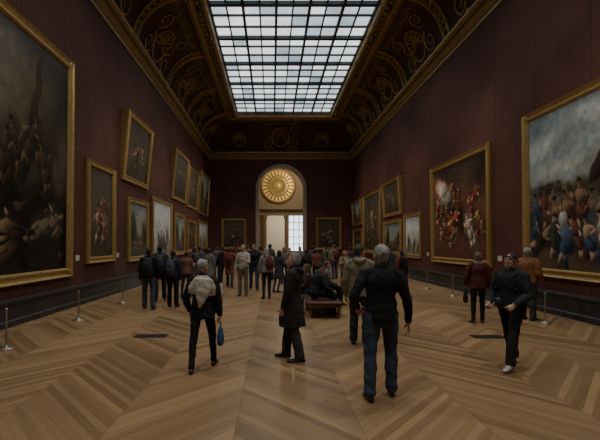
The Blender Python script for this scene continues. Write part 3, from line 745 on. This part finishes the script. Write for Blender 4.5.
    vs,fs=loft([(V((-.018,.090,-.0365)),.002,.003),(V((0,.099,-.0355)),.003,.004),(V((.018,.090,-.0365)),.002,.003)],V((0,0,1)),6); mb.add(put(vs),fs,M_lip)
    if bag:
        i,colb,strap=bag; Wp,fv=wr[i]; c=V((Wp.x+(-1,1)[i]*.01,Wp.y,Wp.z-.08)) 
        bm_=cloth(colb)
        mb.add(*loft([(c+V((0,0,-.12)),.035,.11),(c+V((0,0,-.26)),.055,.14),(c+V((0,0,-.32)),.05,.135)],V((1,0,0)),20),bm_)
        mb.add(*tube([c+V((0,.09*math.cos(math.pi*k/10),-.12+.12*math.sin(math.pi*k/10))) for k in range(11)],.006,.006,6),bm_)
        if strap:
            S=T(((-1,1)[i]*.12,0,.50+B)); mb.add(*tube([c+V((0,.10,-.13)),T(((-1,1)[i]*.2,.13,.2)),S+V((0,.05,0)),S+V((0,-.05,0)),T(((-1,1)[i]*.2,-.14,.2)),c+V((0,-.10,-.13))],.010,.010,6),bm_)
    if phone:
        P=(wr[0][0]+wr[1][0])/2+V((0,.09,.04)); mb.box((P.x-.04,P.y-.005,P.z-.07),(P.x+.04,P.y+.005,P.z+.07),M_dark)
    mb.v=[(p[0]*s,p[1]*s,(p[2]+base)*s) for p in mb.v]
    return mb.obj(name,smooth=True,loc=(x,y,zoff),rotz=math.radians(heading))
def at(px,fy):
    Y=400*CAMZ/(fy-244.); return ((px-272)*Y/400,Y)

GREY=(.34,.33,.32); DK=(.025,.018,.013); BR=(.08,.045,.025); BL=(.28,.19,.09)
BLK=(.016,.016,.018); DENIM=(.05,.065,.10); NAVY=(.022,.028,.05)
x,y=at(381,398)
person('man_in_black_sweater',x,y,-6,1.80,legs=((-5,3,4),(10,7,4)),arms=(((-.50,-.30,-1),(.25,.85,-.55)),((.34,-.03,-1),(.10,.22,-1))),
  hair='short',haircol=(.36,.35,.33),top=BLK,pants=(.05,.066,.105),bulk=.010,hem=-.09,head=(14,0),skin=(.42,.26,.18))
x,y=at(292,360)
person('woman_in_long_dark_coat',x,y,76,1.68,legs=((-9,2,3),(11,6,3)),arms=(((-.10,.15,-1),(.1,.35,-1)),((.10,.1,-1),(-.05,.35,-1))),
  hair='bob',haircol=(.24,.23,.22),top=(.026,.024,.026),pants=(.045,.042,.044),bulk=.026,coat=-.40,woman=False,hood=True,head=(20,10),lean=-.04)
x,y=at(203,369)
person('woman_with_pale_shawl',x,y,2,1.61,legs=((-12,5,5),(18,9,5)),arms=(((-.35,.1,-1),(.1,.6,-.8)),((.20,.05,-1),(.10,.15,-1))),
  hair='short',haircol=(.32,.30,.28),top=BLK,pants=BLK,woman=True,shawl=(.44,.41,.36),head=(-30,0),bag=(1,(.03,.085,.19),False),hands=('grip','grip'),hem=-.14,bulk=.018)
x,y=at(511,367)
person('man_in_black_puffer_jacket',x,y,118,1.67,legs=((18,7,3),(-15,9,3)),arms=(((-.25,.1,-1),(.25,.9,-.5)),((.25,.05,-1),(-.2,.9,-.55))),
  hair='short',haircol=(.012,.01,.01),skin=(.40,.25,.16),top=(.018,.021,.03),pants=(.02,.02,.023),shoes='white',bulk=.030,hem=-.08,head=(-5,-14),hood=True,hands=('grip','grip'),footpitch=(0,14),phone=True,pack=(.022,.022,.025))
x,y=at(478,323)
person('woman_in_burgundy_coat',x,y,-14,1.62,legs=((-2,2,2),(6,4,2)),arms=(((-.3,.1,-1),(.1,.7,-.8)),((.2,.05,-1),(0,.3,-1))),
  hair='bob',haircol=(.20,.14,.08),top=(.09,.026,.024),pants=BLK,woman=True,scarf=(.26,.23,.21),bulk=.024,hem=-.12,bag=(0,BLK,True),head=(-10,5))
x,y=at(528,320)
person('man_in_rust_jacket',x,y,-60,1.72,hair='short',haircol=GREY,top=(.22,.095,.045),pants=(.05,.045,.04),bulk=.03,hem=-.08,head=(0,8),
  arms=(((-.2,.05,-1),(.2,.8,-.3)),((.2,.05,-1),(-.2,.8,-.3))))
x,y=at(360,345)
person('man_in_khaki_hooded_jacket',x,y,-18,1.80,legs=((5,4,2),(-7,5,2)),hair='short',haircol=(.06,.045,.03),top=(.22,.185,.14),pants=(.03,.03,.033),bulk=.026,hem=-.12,hood=True,head=(-35,0),
  arms=(((-.22,-.02,-1),(0,.3,-1)),((.22,.05,-1),(-.1,.5,-1))))
x,y=at(149,309)
person('man_with_black_backpack',x,y,4,1.70,hair='short',haircol=DK,top=BLK,pants=(.06,.075,.11),bulk=.02,pack=(.03,.03,.035),hem=-.09,voxel=.015,legs=((3,2,4),(-4,4,3)))
x,y=at(173,307)
person('man_with_grey_backpack',x,y,-8,1.62,hair='short',haircol=DK,top=(.03,.034,.05),pants=BLK,bulk=.02,pack=(.07,.075,.09),head=(30,0),voxel=.015)
x,y=at(243,296)
person('man_in_white_shirt',x,y,165,1.78,hair='short',haircol=GREY,top=(.45,.42,.37),pants=(.18,.15,.11),arms=(((-.2,.3,-1),(.35,.7,.35)),((.2,.05,-1),(.1,.3,-1))),head=(15,0))
def sit(name,x,y,h,**k):
    k.setdefault('legs',((84,80,6),(88,92,8))); k.setdefault('arms',(((-.2,.25,-1),(.25,.9,-.35)),((.2,.25,-1),(-.25,.9,-.35))))
    return person(name,x,y,h,**k)
sit('seated_man_in_dark_coat',1.06,9.75,-75,H=1.74,top=(.02,.022,.03),pants=NAVY,bulk=.026,haircol=DK,lean=.22,head=(0,-15))
sit('seated_woman_in_dark_jacket',1.0,10.6,80,H=1.64,top=(.07,.04,.04),pants=DENIM,bulk=.02,woman=True,hair='long',haircol=BR,lean=.15)
sit('seated_visitor_in_grey',1.5,11.3,-80,H=1.7,top=(.11,.115,.125),pants=BLK,bulk=.02,haircol=BR,lean=.1)
crowd=[(160,301,DK,(.03,.03,.04),-10),(186,298,BR,(.16,.08,.07),10),(209,290,DK,(.16,.16,.17),-20),(222,284,DK,(.03,.03,.03),60),
(230,287,BR,(.18,.07,.06),10),(254,290,DK,(.02,.02,.025),190),(267,299,GREY,(.24,.25,.27),8),(279,292,DK,(.05,.05,.065),-25),(284,284,BL,(.20,.19,.18),20),
(260,283,DK,(.22,.18,.13),0),(270,280,DK,(.05,.08,.13),40),(300,281,BR,(.14,.13,.13),170),(306,290,DK,(.03,.03,.035),15),(316,285,BR,(.18,.07,.05),-30),
(334,279,BR,(.25,.22,.18),30),(345,292,BL,(.28,.23,.17),-160),(389,290,DK,(.06,.065,.08),-50),(403,297,DK,(.02,.02,.022),-70),
(200,279,DK,(.08,.08,.09),20),(217,277,BR,(.16,.15,.15),-15),(248,273,BR,(.26,.23,.20),10),(236,272,DK,(.10,.04,.04),0),(290,272,BL,(.16,.16,.16),180),
(312,273,DK,(.05,.05,.05),-20),(326,272,DK,(.20,.16,.11),0),(194,288,BR,(.13,.08,.06),25),(350,276,DK,(.07,.08,.11),-40)]
for i,(px,fy,hc,tc,hd) in enumerate(crowd):
    x,y=at(px,fy); wmn=random.random()<.5
    hs=random.choice(['bob','long','bun']) if wmn else 'short'
    a=random.uniform(.05,.3); raise_=random.random()<.4
    arms=(((-.2,a,-1),(.1,random.uniform(.2,1),-.9)),((.2,.05,-1),(-.05,.9,.4) if raise_ else (0,.25,-1)))
    person('museum_visitor',x,y,hd+random.uniform(-20,20),random.uniform(1.56,1.68) if wmn else random.uniform(1.66,1.84),legs=((random.uniform(-14,12),4,2),(random.uniform(-12,14),7,2)),arms=arms,
      hair=hs,haircol=hc,top=tc,pants=random.choice([BLK,DENIM,(.10,.12,.16),NAVY,(.10,.09,.07)]),bulk=random.uniform(.01,.03),hem=random.uniform(-.12,-.05),woman=wmn,lean=random.uniform(-.04,.1),
      coat=-.38 if random.random()<.25 else None,pack=random.choice([None,None,(.05,.05,.06),(.12,.03,.03)]),head=(random.uniform(-40,40),5),voxel=.026)

# ------------------------------------------------------------ lights
def spot(x,y,z,tx,ty,tz,power,size=1.3,col=(1,.90,.75)):  # spotlights added for more light than the skylight gives
    mb=MB(); 
    d=(V((tx,ty,tz))-V((x,y,z))).normalized()
    b=V((x,y,z))-d*.02
    mb.add(*loft([(b-d*.22,.05,.05),(b-d*.05,.06,.06),(b+d*.0,.065,.065)],V((1,0,0)),14,'flat'),M_dark)
    mb.add(*tube([b-d*.15,V((x,y,z+.35))],.012,.012,6),M_dark)
    mb.obj('added_spotlight')
    l=bpy.data.lights.new('spot','SPOT'); l.energy=power; l.spot_size=size; l.spot_blend=.8; l.shadow_soft_size=.06; l.color=col
    o=bpy.data.objects.new('added_spot_lamp',l); scene.collection.objects.link(o); o.location=V((x,y,z))+d*.06; o.rotation_euler=d.to_track_quat('-Z','Y').to_euler()
for y in (1,7,13,19,25,30):
    spot(SKL-.2,y,ZS-.7,XL+3.5,y+1,0,900)
    spot(SKR+.2,y,ZS-.7,XR-3.5,y+1,0,900)
for y in (3.5,10,16.5,23,29):  # second set, added to brighten the walls and paintings
    spot(SKL-.2,y,ZS-.7,XR,y+1,3.0,760,1.05)
    spot(SKR+.2,y,ZS-.7,XL,y+1,3.0,760,1.05)
def point(name,loc,p,col,r=.2):
    l=bpy.data.lights.new(name,'POINT'); l.energy=p; l.color=col; l.shadow_soft_size=r
    o=bpy.data.objects.new(name,l); scene.collection.objects.link(o); o.location=loc
point('vestibule_lamp',(1.8,38.2,8.6),230,(1,.82,.58))
point('next_room_lamp',(2,47,5.5),1000,(1,.92,.8))
w=bpy.data.worlds.new('world'); scene.world=w; w.use_nodes=True
w.node_tree.nodes['Background'].inputs[0].default_value=(.5,.6,.7,1); w.node_tree.nodes['Background'].inputs[1].default_value=.05

cam=bpy.data.cameras.new('camera'); co_=bpy.data.objects.new('camera',cam); scene.collection.objects.link(co_); scene.camera=co_
co_.location=(0,0,CAMZ); co_.rotation_euler=(math.pi/2,0,0); cam.lens=24; cam.sensor_width=36; cam.shift_x=28/600; cam.shift_y=24/600; cam.clip_start=.05; cam.clip_end=200
